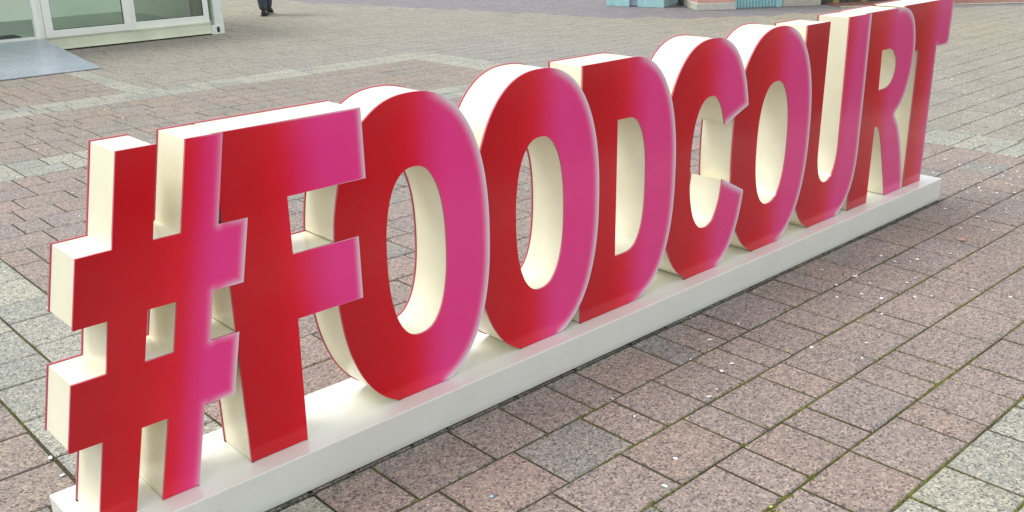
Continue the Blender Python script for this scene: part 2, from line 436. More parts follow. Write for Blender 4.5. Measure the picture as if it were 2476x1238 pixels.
def prism(name, shape, clip, y0, y1, mats, parent, grid=0.0, colour=None, smooth=True):
    V = []; E = []
    for P in [shape[0]] + shape[1] + ([clip[0]] + clip[1] if clip else []):
        b = len(V); V += [Vector(p) for p in P]; E += [(b + i, b + (i + 1) % len(P)) for i in range(len(P))]
    if grid:
        xs = [p[0] for p in shape[0]]; zs = [p[1] for p in shape[0]]
        gx, gz = np.meshgrid(np.arange(min(xs), max(xs), grid), np.arange(min(zs), max(zs), grid))
        gx[::2] += grid / 2; gx = gx.ravel(); gz = gz.ravel()
        k = region(shape, gx, gz)
        V += [Vector((a, b)) for a, b in zip(gx[k], gz[k])]
    v, e, f, _, _, _ = delaunay_2d_cdt(V, E, [], 0, 1e-5)
    v = np.array([(p[0], p[1]) for p in v])
    fa = np.array([t for t in f if len(t) == 3])
    cen = v[fa].mean(axis=1)
    keep = region(shape, cen[:, 0], cen[:, 1])
    if clip: keep &= ~region(clip, cen[:, 0], cen[:, 1])
    fa = fa[keep]
    a = v[fa[:, 0]]; b = v[fa[:, 1]]; c = v[fa[:, 2]]
    ar = (b[:, 0] - a[:, 0]) * (c[:, 1] - a[:, 1]) - (c[:, 0] - a[:, 0]) * (b[:, 1] - a[:, 1])
    ok = abs(ar) > 1e-10; fa = fa[ok]; ar = ar[ok]
    fa[ar < 0] = fa[ar < 0][:, ::-1]
    used = np.unique(fa); remap = -np.ones(len(v), int); remap[used] = np.arange(len(used)); v = v[used]; fa = remap[fa]
    n = len(v)
    ed = {}
    for t in fa.tolist():
        for i in range(3):
            ed[(t[i], t[(i + 1) % 3])] = 1
    bd = [(i, j) for (i, j) in ed if (j, i) not in ed]
    # front face looks along -Y: counter-clockwise in (x,z) seen from -Y is already outward
    VV = [(p[0], y0, p[1]) for p in v] + [(p[0], y1, p[1]) for p in v]
    FF = [tuple(t) for t in fa.tolist()] + [(t[2] + n, t[1] + n, t[0] + n) for t in fa.tolist()]
    nf = len(FF)
    FF += [(i, i + n, j + n, j) for i, j in bd]
    me = mesh(name, VV, FF, mats)
    mi = [0] * nf + [1 if len(me.materials) > 1 else 0] * len(bd)
    me.polygons.foreach_set('material_index', mi)
    if smooth:
        me.polygons.foreach_set('use_smooth', [False] * nf + [True] * len(bd)); me.set_sharp_from_angle(angle=math.radians(32))
        # caps stay flat
    if colour is not None:
        cols = colour(v); cols = np.vstack([cols, cols])
        at = me.color_attributes.new('print', 'FLOAT_COLOR', 'POINT')
        at.data.foreach_set('color', np.hstack([cols, np.ones((2 * n, 1))]).astype(np.float32).ravel())
    return link(name, me, parent)

def seg_dist(pts, A, B):
    d = np.full(len(pts), 9.0)
    for a, b in zip(A, B):
        ab = b - a; L = float(ab @ ab) + 1e-12
        t = np.clip(((pts - a) @ ab) / L, 0, 1)
        q = a + t[:, None] * ab
        d = np.minimum(d, np.hypot(*(pts - q).T))
    return d

def sm(x, a, b):
    t = np.clip((x - a) / (b - a), 0, 1); return t * t * (3 - 2 * t)

def glyph_colour(key, top_t, bot_t, slant=0.0, width=0.085, glow=0.034, edge_rules='right'):
    """printed artwork: red running to pink left to right, airbrushed pale rim on the right-hand outline"""
    shape = OUT[key]; P = np.array(shape[0]); s_ = 1 if area(shape[0]) > 0 else -1
    A = P; B = np.roll(P, -1, axis=0); e = B - A; L = np.hypot(e[:, 0], e[:, 1]) + 1e-12
    nrm = np.stack([e[:, 1], -e[:, 0]], 1) / L[:, None] * s_
    right = nrm[:, 0] > 0.03
    if key == 'F': right = nrm[:, 0] > 0.5
    under = (abs(nrm[:, 0]) <= 0.03) & (nrm[:, 1] < -0.5) & ((A[:, 1] + B[:, 1]) / 2 > 0.2)
    over = (abs(nrm[:, 0]) <= 0.03) & (nrm[:, 1] > 0.5) & ((A[:, 1] + B[:, 1]) / 2 < 1.0)
    x0 = P[:, 0].min(); x1 = P[:, 0].max()
    dark = np.array([0.54, 0.009, 0.016]); mid = np.array([0.66, 0.007, 0.017]); bright = np.array([0.80, 0.010, 0.030])
    pink = np.array([0.89, 0.046, 0.262]); pale = np.array([0.84, 0.80, 0.86])
    def f(v):
        x = v[:, 0]; z = v[:, 1]
        t = bot_t + (top_t - bot_t) * np.clip((z - 0.2) / 0.8, -0.1, 1.1) if not slant else top_t + (z - 1.0) * slant
        u = x - t
        c = dark[None] * (1 - sm(u, -0.30, -0.10))[:, None] + mid[None] * sm(u, -0.30, -0.10)[:, None]
        k = sm(u, -0.14, -0.03)[:, None]; c = c * (1 - k) + bright[None] * k
        k = sm(u, -width * 0.75, width * 1.05)[:, None]; c = c * (1 - k) + pink[None] * k
        m = sm(u, 0.0, 0.10)
        d = seg_dist(v, A[right], B[right]); g = (1 - sm(d, -0.010, glow)) ** 1.9
        if key == 'hash':
            far = sm(u, 0.02, 0.14)
            if under.any():
                d2 = seg_dist(v, A[under], B[under]); g = np.maximum(g, (1 - sm(d2, -0.010, glow)) ** 1.9 * far)
            if over.any():
                d2 = seg_dist(v, A[over], B[over]); g = np.maximum(g, 0.55 * (1 - sm(d2, -0.008, glow * 0.7)) ** 1.25 * far)
        g = np.clip(g * 1.12, 0, 1) * m * (0.55 if key == 'T' else 1.0)
        c = c * (1 - g[:, None]) + pale[None] * g[:, None]
        c = c * (1 - 0.17 * np.clip((x - 1.2) / 4.0, 0, 1))[:, None]          # print gets darker and greyer along the sign
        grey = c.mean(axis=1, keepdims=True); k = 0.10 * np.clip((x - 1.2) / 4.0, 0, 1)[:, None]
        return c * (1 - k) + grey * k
    return f

YF, YB = 2.243, 2.409       # front and back of the letters
sign = thing('letter_sign', 'long white plinth carrying waist-high red and pink letters that read #FOODCOURT', 'letter sign', (2.93, 2.33, 0))
def sgn_parent(o):
    o.parent = sign; o.matrix_parent_inverse = Matrix.Translation(sign.location).inverted(); return o
bm_ = MB(); bm_.box(0.600, 5.254, 2.174, 2.486, 0.006, ZB - 0.0005, c=0.0022)
sgn_parent(bm_.build('base', M_BASE))
gx = MB()      # thin rubber feet strips under the base
for x in (0.75, 1.6, 2.5, 3.4, 4.3, 5.1):
    gx = MB(); gx.box(x - 0.06, x + 0.06, 2.19, 2.47, -0.004, 0.0058); sgn_parent(gx.build('base_pad', M_RUBBER))

LET = [('hash', 'hash sign, far left of the letters', (1.036, 0.87, 0.205), {}),
       ('F', 'capital letter F', (1.301, 1.325, 0), {}),
       ('O1', 'first capital letter O, right of the F', (1.730, 1.705, 0), {}),
       ('O2', 'second capital letter O, left of the D', (2.240, 2.218, 0), {}),
       ('D', 'capital letter D', (2.697, 2.700, 0), {}),
       ('C', 'capital letter C', (3.180, 3.195, 0), {}),
       ('O3', 'third capital letter O, between C and U', (3.652, 3.670, 0), {}),
       ('U', 'capital letter U', (4.232, 4.140, 0), {}),
       ('R', 'capital letter R', (4.585, 4.625, 0), {}),
       ('T', 'capital letter T, far right of the letters', (5.065, 5.075, 0), {})]
prev = None
for key, lab, (tt, tb, sl), kw in LET:
    shp = OUT[key]
    clip = None
    if prev: clip = (offset(OUT[prev][0], -0.0008), [offset(h, -0.0008, True) for h in OUT[prev][1]])
    ins = (offset(shp[0], 0.0035), [offset(h, 0.0035, True) for h in shp[1]])
    ins = ([(x, ZB + 0.0028) if z < ZB + 0.008 else (x, z) for x, z in ins[0]], ins[1])
    shp = ([(x, ZB + 0.0012) if z < ZB + 0.0011 else (x, z) for x, z in shp[0]], shp[1])
    body = sgn_parent(prism('letter', ins, clip, YF + 0.0073, YB - 0.006, M_CREAM, None))
    tag(body, 'cream box body of the ' + lab)
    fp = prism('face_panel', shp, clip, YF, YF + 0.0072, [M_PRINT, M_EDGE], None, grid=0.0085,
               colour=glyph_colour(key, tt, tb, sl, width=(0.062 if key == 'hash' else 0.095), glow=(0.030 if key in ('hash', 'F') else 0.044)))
    fp.parent = body; fp.matrix_parent_inverse = body.matrix_world.inverted() if False else Matrix.Translation((0, 0, 0))
    bp = prism('back_panel', shp, clip, YB - 0.004, YB, [M_EDGE, M_EDGE], None)
    bp.parent = body
    # dark fixing bolts where the outer corners of the foot meet the base
    fx = sorted(p[0] for p in shp[0] if p[1] < ZB + 0.004)
    for bx in (fx[0] + 0.004, fx[-1] - 0.004):
        for by in (YF + 0.003, YB - 0.005):
            b = MB(); b.box(bx - 0.0035, bx + 0.0035, by - 0.0035, by + 0.0035, ZB - 0.001, ZB + 0.002, c=0.0008)
            o = b.build('fixing_bolt', M_BOLT); o.parent = body
    prev = key

# the body part's own transform: children were built in world space, the body sits under the sign with an inverse
for o in sign.children:
    pass

# ------------------------------------------------------------------ paving
CAMP = Vector((0, 0, 1.6))
def pix(x, y, z=0.0):
    d = Vector((x, y, z)) - CAMP; w = d.dot(RF)
    if w < 0.1: return None
    return (1238 + 2350.7 * d.dot(RX) / w, 619 + 2350.7 * d.dot(RD) / w, w)

def in_view(x, y, m=520):
    q = pix(x, y)
    if q is None: return False
    mm = m + 900 / max(q[2], 0.8)
    return -mm < q[0] < 2476 + mm and -mm * 0.55 < q[1] < 1238 + mm

rows = []           # (y0, y1)
ys = [-0.95 + 0.2397 * i for i in range(0, 9)]     # up to .968
ys = [0.968 - 0.2397 * i for i in range(9, 0, -1)] + [0.968 + (6.49 - 0.968) / 23 * i for i in range(23)]
ys += [6.49, 6.72, 6.95] + [6.95 + (8.53 - 6.95) / 7 * i for i in range(1, 7)] + [8.53, 8.75, 8.97]
while ys[-1] < 21: ys.append(ys[-1] + 0.226)
XB = [(0.737, 0.972), (0.972, 1.207)]
XR = [(6.53, 6.75), (6.75, 6.97)]
FIX = {0: [2.075, 2.234, 2.518, 2.818, 2.966, 3.203, 3.364, 3.664], 1: [2.158, 2.303, 2.521, 2.667, 2.977, 3.132, 3.287, 3.595],
       2: [2.003, 2.314, 2.451, 2.746, 2.898, 3.159, 3.428, 3.576], 3: [2.078, 2.241, 2.452, 2.677, 2.833, 2.984, 3.22, 3.38, 3.659, 3.82],
       4: [2.303, 2.615, 2.76, 2.919, 3.057, 3.382, 3.591, 3.741]}
LEN = [0.148, 0.222, 0.300]
rng = random.Random(31)
def split(a, b, fixed=None):
    """cut [a,b] into stone lengths"""
    cuts = [a]
    if fixed:
        f = [c for c in fixed if a < c < b]
        lo = f[0]; back = []
        while lo - a > 0.37:
            lo -= rng.choice(LEN); back.append(lo)
        cuts += sorted(back); cuts += f
    while b - cuts[-1] > 0.37: cuts.append(cuts[-1] + rng.choice(LEN))
    if b - cuts[-1] < 0.1 and len(cuts) > 1: cuts.pop()
    cuts.append(b); return cuts

def zone(x, y):
    if y < 0.968 and y > 0.968 - 0.2397 * 2: return 'border'
    if 0.737 < x < 1.207: return 'border'
    if 6.49 < y < 6.95 and x < 6.97: return 'border'
    if 8.53 < y < 8.97 and x < 6.97: return 'border'
    if 6.53 < x < 6.97 and y < 8.97: return 'border'
    if 3.50 < x < 3.735 and y > 8.97: return 'border'
    # purple-grey strip in front of the booths
    if y > -0.63 * (x - 10.8) + 9.35 - (0.35 if x > 11.3 else 0.0) + max(0, 10.9 - x) * 3.0 and x > 9.3: return 'dark'
    if y > 8.97 and x < 3.5: return 'pinkgrey'
    if y > 8.97 or x > 6.97: return 'beige'
    if y > 6.95: return 'pinkgrey'
    if x < 0.737: return 'brown'
    return 'pink'
PAL = {'border': ((0.318, 0.318, 0.276), 0.05), 'dark': ((0.215, 0.200, 0.212), 0.03), 'beige': ((0.300, 0.272, 0.212), 0.045),
       'pinkgrey': ((0.262, 0.228, 0.195), 0.045), 'brown': ((0.282, 0.235, 0.20), 0.045), 'pink': ((0.270, 0.226, 0.202), 0.05)}
def stone_colour(x, y):
    z = zone(x, y); (r, g, b), v = PAL[z]
    k = 1 + rng.uniform(-v, v) * (0.7 if y > 5 else 1.0)
    if z == 'beige':       # slow drift from beige to greyer and pinker fields
        h = 0.5 + 0.5 * math.sin(x * 0.55 + 1.0) * math.cos(y * 0.4 + 0.5)
        r, g, b = r * (1 - 0.10 * h), g * (1 - 0.06 * h), b * (1 + 0.12 * h)
    if z in ('pink', 'pinkgrey', 'brown'):
        q = rng.random()
        if q < 0.09 and y < 5: r, g, b = r * 0.91, g * 1.02, b * 1.05           # grey stones
        elif q < 0.22: r, g, b = r * 0.965, g * 0.99, b * 1.03         # bluish
        elif q < 0.38: r, g, b = r * 1.04, g * 1.0, b * 0.97          # warmer
    if z == 'border':
        q = rng.random()
        if q < 0.3: r, g, b = r * 1.06, g * 1.05, b * 1.01
        elif q < 0.45: r, g, b = r * 0.88, g * 0.9, b * 0.92
    return (r * k, g * k, b * k)

stones = []     # (x0,x1,y0,y1,colour,zone)
def add_stone(x0, x1, y0, y1):
    cx, cy = (x0 + x1) / 2, (y0 + y1) / 2
    if not in_view(cx, cy): return
    if cx > 10 and math.hypot(cx, cy) > 19: return
    stones.append((x0, x1, y0, y1, stone_colour(cx, cy), zone(cx, cy)))
ri0 = 9
for i in range(len(ys) - 1):
    y0, y1 = ys[i], ys[i + 1]; k = i - ri0
    spans = []
    segs = [(-1.6, 0.737), (1.207, 6.53), (6.97, 20.2)]
    if y0 > 8.96: segs = [(-1.6, 3.50), (3.735, 20.2)]
    if y1 < 0.97: segs = [(-1.6, 20.2)]
    if 6.48 < y0 < 6.94 or 8.5 < y0 < 8.96: segs = [(-1.6, 6.53), (6.97, 20.2)] if y0 < 8 else [(-1.6, 6.97), (6.97, 20.2)]
    if 6.48 < y0 < 6.94: segs = [(-1.6, 6.53), (6.97, 20.2)]
    for a, b in segs:
        cs = split(a, b, FIX.get(k) if (a < 2 < b and k in FIX) else None)
        if k not in FIX or not (a < 2 < b): cs = [cs[0]] + [c + rng.uniform(-0.004, 0.004) for c in cs[1:-1]] + [cs[-1]]
        for c0, c1 in zip(cs, cs[1:]): add_stone(c0, c1, y0, y1)
for (a, b) in XB:
    cs = split(0.968, 6.49)
    for c0, c1 in zip(cs, cs[1:]): add_stone(a, b, c0, c1)
for (a, b) in XR:
    cs = split(0.968, 6.49)
    for c0, c1 in zip(cs, cs[1:]): add_stone(a, b, c0, c1)
    cs = split(6.49, 8.53)
    for c0, c1 in zip(cs, cs[1:]): add_stone(a, b, c0, c1)
cs = split(8.97, 21)
for c0, c1 in zip(cs, cs[1:]): add_stone(3.50, 3.735, c0, c1)

def stone_geo(lx, ly, c=0.005, h=0.03, g=0.0037, jit=None):
    """local: centred, top at z=0"""
    j = jit or [0] * 8
    x, y = lx / 2 - g - 0.0009, ly / 2 - g
    co = [(-x, -y), (x, -y), (x, y), (-x, y)]
    bot = [(a, b, -h) for a, b in co]
    mid = [(a, b, -c * 0.8) for a, b in co]
    top = [(a - math.copysign(c, a), b - math.copysign(c, b), 0.0) for a, b in co]
    V = bot + mid + top; F = []
    for k in (0, 4):
        for i in range(4): F.append((k + i, k + (i + 1) % 4, k + 4 + (i + 1) % 4, k + 4 + i))
    F.append((8, 9, 10, 11)); return V, F

def apparent(s):
    q = pix((s[0] + s[1]) / 2, (s[2] + s[3]) / 2)
    if q is None or not (-40 < q[0] < 2516 and -30 < q[1] < 1270): return 0
    return (s[1] - s[0]) * (s[3] - s[2]) / q[2] ** 3
def under_sign(s):
    return s[2] > 2.17 and s[3] < 2.49 and 0.6 < s[0] and s[1] < 5.25
order = sorted(range(len(stones)), key=lambda i: -apparent(stones[i]))
order = [i for i in order if not under_sign(stones[i])]
ind = set(); cnt = {'a': 0, 'b': 0}
for i in order:
    kk = 'b' if stones[i][5] == 'border' else 'a'
    if cnt[kk] < 290 and apparent(stones[i]) > 0:
        ind.add(i); cnt[kk] += 1

bed = mesh('pavement', [(-2.2, -2.0, -0.0045), (21, -2.0, -0.0045), (21, 21.6, -0.0045), (-2.2, 21.6, -0.0045)], [(0, 1, 2, 3)], M_BED)
pav = tag(link('pavement', bed), 'pink and grey concrete block pavement with mossy joints', kind='structure')
bnd = mesh('border_band', [(-2.2, 0.49, -0.0043), (21, 0.49, -0.0043), (21, 0.967, -0.0043), (-2.2, 0.967, -0.0043)], [(0, 1, 2, 3)], M_BED)
bandp = tag(link('border_band', bnd), 'pale grey block bands framing the pink paving', kind='structure')
cache = {}
def stone_mesh(lx, ly):
    key = (round(lx, 3), round(ly, 3))
    if key not in cache:
        V, F = stone_geo(*key); cache[key] = mesh('stone', V, F, M_STONE_OBJ)
    return cache[key]
JV, JF, JC = {'a': [], 'b': []}, {'a': [], 'b': []}, {'a': [], 'b': []}
for i, s in enumerate(stones):
    kk = 'b' if s[5] == 'border' else 'a'
    cx, cy = (s[0] + s[1]) / 2, (s[2] + s[3]) / 2
    dz = 0.0 if under_sign(s) else rng.uniform(-0.0016, 0.0012)
    tx, ty, rz = rng.gauss(0, 0.0035), rng.gauss(0, 0.0035), rng.gauss(0, 0.0030)
    if i in ind:
        o = link('border_stone' if kk == 'b' else 'paving_stone', stone_mesh(s[1] - s[0], s[3] - s[2]), bandp if kk == 'b' else pav, (cx, cy, dz))
        o.rotation_euler = (tx, ty, rz); o.color = (*s[4], 1)
    else:
        V, F = stone_geo(s[1] - s[0], s[3] - s[2])
        b = len(JV[kk])
        JV[kk] += [(cx + x - y * rz, cy + y + x * rz, dz + z + ty * x * -1 + tx * y) for x, y, z in V]
        JF[kk] += [tuple(b + q for q in f) for f in F]; JC[kk] += [s[4]] * len(V)
for kk, par, nm in (('a', pav, 'paving_stones'), ('b', bandp, 'border_stones')):
    me = mesh(nm, JV[kk], JF[kk], M_STONE_ATT)
    at = me.color_attributes.new('tint', 'FLOAT_COLOR', 'POINT')
    at.data.foreach_set('color', np.hstack([np.array(JC[kk]), np.ones((len(JC[kk]), 1))]).astype(np.float32).ravel())
    tag(link(nm, me, par), kind='stuff')

# outer ground to the horizon, with a hole where the laid stones are
def ring(x0, x1, y0, y1, X, z):
    V = [(x0, y0, z), (x1, y0, z), (x1, y1, z), (x0, y1, z), (-X, -X, z), (X, -X, z), (X, X, z), (-X, X, z)]
    return V, [(4, 5, 1, 0), (5, 6, 2, 1), (6, 7, 3, 2), (7, 4, 0, 3)]
V, F = ring(-2.2, 21, -2.0, 21.6, 700, -0.0045)
tag(link('ground', mesh('ground', V, F, M_FAR)), 'paved square running on to the horizon', kind='structure')

# moss and grit in the joints
def blob(m, x, y, z, r, h):
    n = 5; a0 = rng.random() * 6
    V = [(x + r * math.cos(a0 + 6.283 * i / n) * rng.uniform(.7, 1.2), y + r * math.sin(a0 + 6.283 * i / n) * rng.uniform(.7, 1.2), z) for i in range(n)] + [(x, y, z + h)]
    m.add(V, [(i, (i + 1) % n, n) for i in range(n)])
mo = MB()
def moss_line(xa, ya, xb, yb, dens):
    L = math.hypot(xb - xa, yb - ya)
    for _ in range(int(L * dens)):
        t = rng.random(); x = xa + (xb - xa) * t; y = ya + (yb - ya) * t
        w = 0.5 + 0.5 * math.sin(x * 7.1 + y * 3.3) * math.sin(x * 2.3 - y * 5.7 + 1)
        if rng.random() > w * 1.1 + 0.12: continue
        r = rng.uniform(0.0018, 0.0042) * (0.7 + 0.8 * w)
        blob(mo, x + rng.gauss(0, 0.0016), y + rng.gauss(0, 0.0016), -0.0036, r, rng.uniform(0.003, 0.0062))
for i in range(len(ys)):
    y = ys[i]
    if -0.3 < y < 2.1: moss_line(1.0, y, 4.6, y, 330 if y < 1.3 else (250 if y < 1.8 else 110))
for s in stones:
    if s[3] < 2.2 and s[0] < 4.5 and s[2] > -0.3: moss_line(s[0], s[2], s[0], s[3], 70 if s[3] < 1.5 else 30)
moss_line(0.737, 2.2, 0.737, 4.5, 190); moss_line(0.972, 2.5, 0.972, 5, 90); moss_line(1.207, 2.5, 1.207, 5, 60)
for x, y, n_, sp in ((2.30, 1.207, 24, .012), (2.16, 1.207, 18, .012), (1.63, 1.45, 22, .014), (3.13, 1.207, 14, .01), (2.31, 1.45, 16, .01), (2.08, 1.19, 20, .015), (1.86, 1.45, 16, .012)):
    for _ in range(n_): blob(mo, x + rng.gauss(0, sp), y + rng.gauss(0, sp * .5), -0.002, rng.uniform(.003, .006), rng.uniform(.003, .007))
tag(mo.build('moss', M_MOSS), 'yellow-green moss growing in the joints of the near paving', 'moss', kind='stuff')
gr = MB()
for _ in range(2600):
    x = rng.uniform(0.9, 5.3); y = 2.172 - abs(rng.gauss(0, 0.008)); r = rng.uniform(.0012, .004)
    blob(gr, x, y, -0.0005, r, r * rng.uniform(.5, 1.3))
for _ in range(220):
    y = rng.uniform(2.18, 2.49); x = 0.598 - abs(rng.gauss(0, .006)); blob(gr, x, y, -0.0005, .003, .003)
for _ in range(160):
    y = rng.uniform(2.18, 2.49); x = 5.256 + abs(rng.gauss(0, .006)); blob(gr, x, y, -0.0005, .003, .003)
tag(gr.build('grit', M_GRIT), 'dark grit and crumbs gathered along the foot of the white plinth', 'grit', kind='stuff')

# ------------------------------------------------------------------ scraps of paper, leaf, petals
CONF = [(7.935, 3.254), (7.904, 3.178), (8.012, 3.114), (7.791, 3.073), (7.943, 3.05), (7.998, 2.936), (7.907, 2.885), (7.86, 2.805), (7.984, 2.817), (7.872, 2.721), (7.973, 2.769), (7.217, 2.81), (7.018, 2.805), (6.165, 2.482), (6.08, 2.416), (6.141, 2.542), (6.057, 2.358), (5.789, 2.452), (6.363, 2.331), (6.274, 2.243), (6.347, 2.228), (6.53, 2.251), (6.121, 2.155), (6.259, 2.159), (6.163, 2.103), (6.111, 2.269), (6.143, 2.258), (6.103, 2.196), (5.944, 2.139), (5.999, 2.123), (5.961, 2.066), (6.035, 2.043), (5.796, 2.169), (5.827, 2.007), (5.845, 2.044), (5.669, 2.054), (5.595, 2.09), (5.651, 2.12), (5.555, 2.174), (5.513, 2.129), (5.685, 1.938), (5.573, 1.899), (5.575, 1.878), (5.614, 2.005), (5.336, 1.847), (5.277, 1.818), (5.126, 2.082), (4.99, 2.098), (4.85, 1.881), (5.102, 1.898), (5.067, 1.842), (4.931, 1.753), (4.547, 1.854), (4.451, 1.754), (6.586, 2.404), (10.327, 4.452), (10.487, 4.362), (9.957, 4.318), (10.071, 3.915), (9.46, 3.995), (9.418, 3.877), (9.574, 3.722), (9.404, 3.551), (9.037, 3.883), (9.007, 3.765), (9.015, 3.655), (9.071, 3.514), (9.16, 3.394), (8.695, 3.489), (8.63, 3.407), (8.595, 3.314), (8.39, 3.472), (8.509, 3.194), (8.339, 3.19), (8.238, 3.195), (8.524, 2.986), (8.119, 3.136), (8.014, 3.112), (7.947, 3.049), (7.942, 3.254), (7.913, 3.177), (8.346, 2.98), (8.325, 2.94), (8.029, 2.945), (8.247, 2.856), (7.995, 2.82), (7.791, 3.073), (7.021, 2.805), (6.753, 2.607), (4.196, 1.968), (4.166, 1.888), (4.217, 1.836), (4.266, 1.826), (3.839, 2.07), (3.896, 1.928), (3.87, 1.924), (3.715, 1.928), (3.606, 2.021), (3.405, 2.137), (4.03, 1.724), (3.84, 1.837), (3.953, 1.722), (4.068, 1.489), (3.824, 1.627), (3.881, 1.58), (3.592, 1.856), (3.694, 1.799), (3.709, 1.717), (4.098, 1.344), (2.986, 2.164), (3.069, 1.99), (2.865, 1.982), (3.555, 1.636), (3.358, 1.542), (3.081, 1.671), (3.26, 1.546), (3.128, 1.493), (2.755, 1.8), (2.678, 1.792), (2.675, 1.929), (2.244, 1.931), (2.552, 1.722), (2.49, 1.709), (2.206, 1.801), (2.096, 1.548), (1.955, 1.478), (3.034, 8.3), (2.524, 8.397), (2.28, 8.102), (2.604, 7.644), (2.558, 7.5), (2.478, 7.575), (2.205, 7.501), (2.127, 7.218), (2.998, 7.84), (3.241, 7.563), (2.141, 6.897), (1.887, 5.895), (1.74, 5.391), (1.777, 6.53), (1.157, 4.758), (0.727, 2.905), (0.718, 2.776), (8.031, 15.47), (9.831, 13.099), (9.682, 11.895), (9.337, 11.343), (8.665, 11.093), (10.185, 12.963), (10.084, 12.959), (8.088, 11.048), (7.862, 10.206), (4.985, 8.356), (5.066, 8.265), (5.269, 8.397)]
def scrap_mesh(r, kind):
    m = MB(); n = rng.choice((4, 5, 6)); a0 = rng.random() * 6
    P = [(r * rng.uniform(.7, 1.15) * math.cos(a0 + 6.283 * i / n), r * rng.uniform(.6, 1.1) * math.sin(a0 + 6.283 * i / n)) for i in range(n)]
    zz = [rng.uniform(0.0006, 0.003) for _ in P]
    V = [(x, y, z) for (x, y), z in zip(P, zz)] + [(x, y, z + 0.0005) for (x, y), z in zip(P, zz)] + [(0, 0, 0.0012), (0, 0, 0.0017)]
    F = [(i, (i + 1) % n, n + (i + 1) % n, n + i) for i in range(n)] + [((i + 1) % n, i, 2 * n) for i in range(n)] + [(n + i, n + (i + 1) % n, 2 * n + 1) for i in range(n)]
    m.add(V, F); return mesh('paper_scrap', m.V, m.F, M_PAPER)
scr = [scrap_mesh(1.0, 0) for _ in range(8)]
for me in scr:
    for v in me.vertices: v.co = v.co * Vector((0.0075, 0.0075, 1.0)) if False else Vector((v.co.x * 0.0068, v.co.y * 0.0054, v.co.z))
for x, y in CONF:
    if 0.59 < x < 5.26 and 2.165 < y < 2.49: y = 2.150
    o = link('paper_scrap', rng.choice(scr), None, (x, y, 0.0012))
    sc = rng.uniform(0.85, 1.8); o.scale = (sc, sc, 1); o.rotation_euler = (rng.uniform(-.1, .1), rng.uniform(-.1, .1), rng.random() * 6.28)
    tag(o, 'small white scrap of paper lying on the paving', 'paper scrap', 'white paper scraps scattered over the paving')
o = link('paper_scrap', scr[0].copy(), None, (1.563, 1.788, 0.0015)); o.data.materials[0] = M_CYANPAPER; o.scale = (1.2, 1.3, 1)
tag(o, 'pale blue paper dot on the paving in front of the plinth', 'paper scrap')
for (x, y), lab in (((1.745, 1.632), 'small yellow petal on the mossy joint'), ((2.09, 1.2), 'yellow petal scrap near the pale border')):
    pass
yl = [((2.085, 1.205), 'yellow petal on the moss beside the pale border band'), ((2.99, 1.715), 'yellow petal in the joint behind a grey stone')]
for (x, y), lab in yl:
    me = scr[3].copy(); o = link('petal', me, None, (x, y, 0.002)); me.materials[0] = M_YELLOW; tag(o, lab, 'petal')
# dry curled leaf
def leaf(x, y, L, rz, lab, curl=0.35):
    n = 7; V = []; F = []
    outline = [0.05, 0.5, 0.85, 1.0, 0.8, 0.45, 0.04]
    for i in range(n):
        t = i / (n - 1); w = outline[i] * L * 0.36 * (1.25 if i % 2 else 0.85)
        z = 0.004 + curl * L * (t - 0.45) ** 2
        V += [(t * L - L / 2, -w, z + curl * w * 0.7), (t * L - L / 2, 0, z), (t * L - L / 2, w, z + curl * w * 0.9)]
    for i in range(n - 1):
        for j in (0, 1): F.append((3 * i + j, 3 * i + j + 3, 3 * i + j + 4, 3 * i + j + 1))
    k = len(V); V += [(a, b, c - 0.0006) for a, b, c in V]; F += [tuple(reversed([q + k for q in f])) for f in F]
    m = MB(); m.add(V, F); m.cyl((L / 2 - 0.002, 0, 0.006), (L / 2 + L * 0.3, 0.004, 0.003), 0.0008, 0.0006, 5)
    o = m.build('dry_leaf', M_LEAF, loc=(x, y, 0)); o.rotation_euler = (0, 0, rz); tag(o, lab, 'leaf')
leaf(4.674, 1.797, 0.042, 0.3, 'curled dry brown leaf on the paving near the right end of the plinth')
leaf(4.62, 1.90, 0.020, 2.1, 'tiny brown leaf fragment in a joint beside the curled dry leaf', 0.2)

